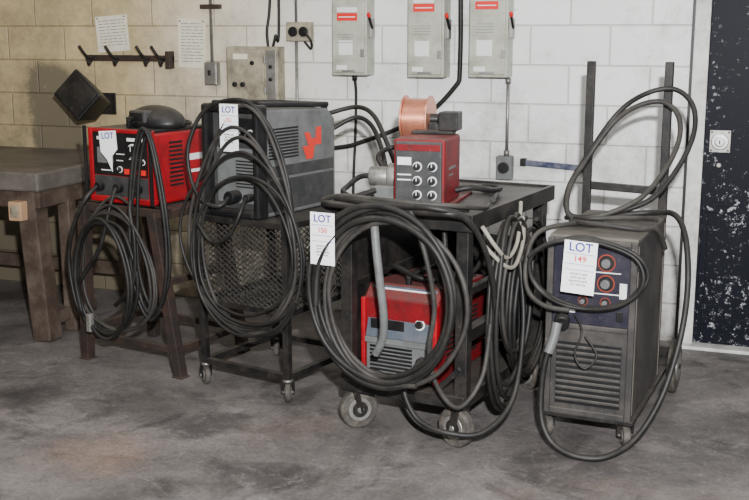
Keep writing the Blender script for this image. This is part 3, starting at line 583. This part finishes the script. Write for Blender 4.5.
# ---------------------------------------------------------------- MIG cabinet, right
A4=(-.781,-1.598)
g=group('mig_welder',*A4,-4)
prism('cabinet',g,[(.0,.115),(.64,.115),(.64,.815),(.03,.815),(.0,.80)],-.01,.325,M['taupe'],.008)
boxes('top_lid',g,[(-.012,.327,.01,.65,.815,.83)],M['taupe_top'],.005)
boxes('front_frame',g,[(-.015,.01,-.012,.01,.115,.82),(.305,.33,-.012,.01,.115,.82),(.01,.305,-.012,.01,.80,.82),(.01,.305,-.012,.01,.465,.485),(.01,.305,-.012,.01,.115,.14)],M['taupe'],.004)
boxes('control_panel',g,[(.01,.305,-.006,.004,.485,.80)],M['panel'],.003)
for i,(x,z,r) in enumerate([(.215,.735,.020),(.215,.655,.020),(.215,.58,.012),(.13,.58,.011)]):
    cyls('dial_ring_%d'%(i+1),g,[((x,-.006,z),(x,-.009,z),r*1.7)],M['redring'],28); cyls('dial_face_%d'%(i+1),g,[((x,-.009,z),(x,-.0095,z),r*1.45)],M['black'],28); cyls('knob_%d'%(i+1),g,[((x,-.0095,z),(x,-.03,z),r*.9)],M['ltgrey'],24,.003)
boxes('panel_print',g,[(.06,.16,-.0075,-.006,.772,.786),(.268,.295,-.0075,-.006,.60,.66),(.04,.10,-.0075,-.006,.53,.542),(.17,.27,-.0075,-.006,.612,.616),(.17,.27,-.0075,-.006,.695,.699)],M['white'],0)
boxes('power_switch',g,[(.26,.285,-.012,-.006,.51,.55)],M['black'],.002)
boxes('face_louvres',g,[(.03,.285,-.008,.003,.17+i*.024,.182+i*.024) for i in range(10)],M['taupe'],.003)
boxes('louvre_gaps',g,[(.03,.285,-.002,.002,.158+i*.024,.169+i*.024) for i in range(11)],M['black'],0)
cyls('gun_socket',g,[((.05,-.006,.50),(.06,-.05,.49),.03)],M['black'],22,.004)
boxes('undercarriage',g,[(-.02,.34,-.01,.95,.10,.118)],M['iron'],.003)
boxes('cylinder_tray_lip',g,[(-.02,.34,.93,.95,.118,.17)],M['iron'],.003)
boxes('side_seams',g,[(.324,.328,.03,.04,.13,.80),(.324,.328,.60,.61,.13,.80)],M['taupe_top'],.001)
beams('cylinder_posts',g,[((-.03,.68,.118),(-.03,.68,1.47)),((.30,.68,.118),(.30,.68,1.47))],.034,.034,M['iron'],.003)
beams('post_crossbars',g,[((-.03,.68,.60),(.30,.68,.60)),((-.03,.70,.93),(.30,.70,.92))],.02,.035,M['iron'],.003)
caster(g,'front_caster_1',.0,.03,.045,.10,.03,35); caster(g,'front_caster_2',.31,.03,.045,.10,.03,25)
cyls('rear_wheels',g,[((-.065,.80,.12),(-.03,.80,.12),.12),((.35,.80,.12),(.385,.80,.12),.12)],M['tyre'],36,.008)
cyls('rear_hubs',g,[((-.07,.80,.12),(-.025,.80,.12),.065),((.345,.80,.12),(.39,.80,.12),.065)],M['steel'],24,.004)
cyls('rear_axle',g,[((-.075,.80,.12),(.395,.80,.12),.012)],M['iron'],12)
cables('control_lead',g,[coil(.15,.70,.215,.135,-.06,3.2,41,jit=.08,start=95,sq=-.05,step=.010)],.0078,M['rubber'])
cables('gun_lead',g,[[(.06,-.05,.49),(.045,-.10,.45),(.02,-.12,.36),(.01,-.13,.25),(.02,-.15,.13),(.07,-.17,.05),(.16,-.18,.016),(.27,-.15,.018),(.36,-.06,.07),(.43,.03,.2),(.47,.1,.36),(.49,.15,.52),(.49,.18,.68),(.46,.25,.82),(.40,.35,.88),(.30,.42,.87),(.2,.4,.86)]],.012,M['rubber'])
cables('gun_handle',g,[[(.05,-.08,.50),(.045,-.10,.45),(.03,-.12,.39)]],.019,M['ltgrey'])
def big(dy,s,dx,dz):
    pts=[(.0,.30,.85),(-.04,.40,.95),(.01,.5,1.08),(.12,.56,1.26),(.22,.63,1.34),(.33,.65,1.36),(.41,.63,1.30),(.43,.58,1.19),(.39,.5,1.06),(.30,.40,.93),(.14,.33,.86)]
    return [(.2+(x-.2)*s+dx,y+dy,1.1+(z-1.1)*s+dz if z>.9 else z+.01) for x,y,z in pts]
cables('long_hose',g,[big(-.02,1,0,0)],.011,M['rubber'],cyc=True)
cables('long_hose_inner',g,[big(-.06,.86,-.02,-.015)],.011,M['greycable'],cyc=True)
cables('long_hose_tail',g,[[(.14,.25,.845),(.02,.12,.85),(-.07,.03,.82),(-.09,-.04,.72),(-.07,-.08,.62),(.0,-.10,.57),(.1,-.1,.56)],[(.02,.2,.85),(.1,.12,.86),(.2,.1,.86),(.3,.12,.85),(.36,.2,.84),(.38,.3,.75)],[(-.02,.28,.85),(.08,.2,.865),(.18,.22,.87),(.28,.3,.865),(.33,.38,.85)]],.010,M['greycable'])
cables('thin_wires',g,[[(.10,-.01,.52),(.14,-.05,.47),(.12,-.07,.38),(.16,-.07,.33),(.2,-.05,.38),(.15,-.04,.45)]],.004,M['rubber'])
tag('lot_tag',-.65,-1.715,.83,-4,.125,.20,no='149',tilty=3)

# ---------------------------------------------------------------- lights
def area(name,loc,rot,sx,sy,e,col=(1,1,1)):
    l=bpy.data.lights.new(name,'AREA'); l.shape='RECTANGLE'; l.size=sx; l.size_y=sy; l.energy=e; l.color=col
    o=bpy.data.objects.new(name,l); o.location=loc; o.rotation_euler=[math.radians(a) for a in rot]; COL.objects.link(o); return o
area('ceiling_light',(-2.2,-2.6,3.2),(0,0,0),3.0,.5,30,(1,.98,.95))
area('camera_flash',(.14,-5.72,1.98),(86,0,18),.09,.06,480,(.99,.995,1))
w=bpy.data.worlds.new('world'); scn.world=w; w.use_nodes=True; w.node_tree.nodes['Background'].inputs[0].default_value=(.8,.85,.9,1); w.node_tree.nodes['Background'].inputs[1].default_value=.15

# ---------------------------------------------------------------- camera
cd=bpy.data.cameras.new('camera'); cd.sensor_width=36; cd.lens=1100/749*36; cam=bpy.data.objects.new('camera',cd)
cam.location=(0,-5.75,1.6); cam.rotation_euler=(math.radians(90-11.3),0,math.radians(20)); COL.objects.link(cam); scn.camera=cam
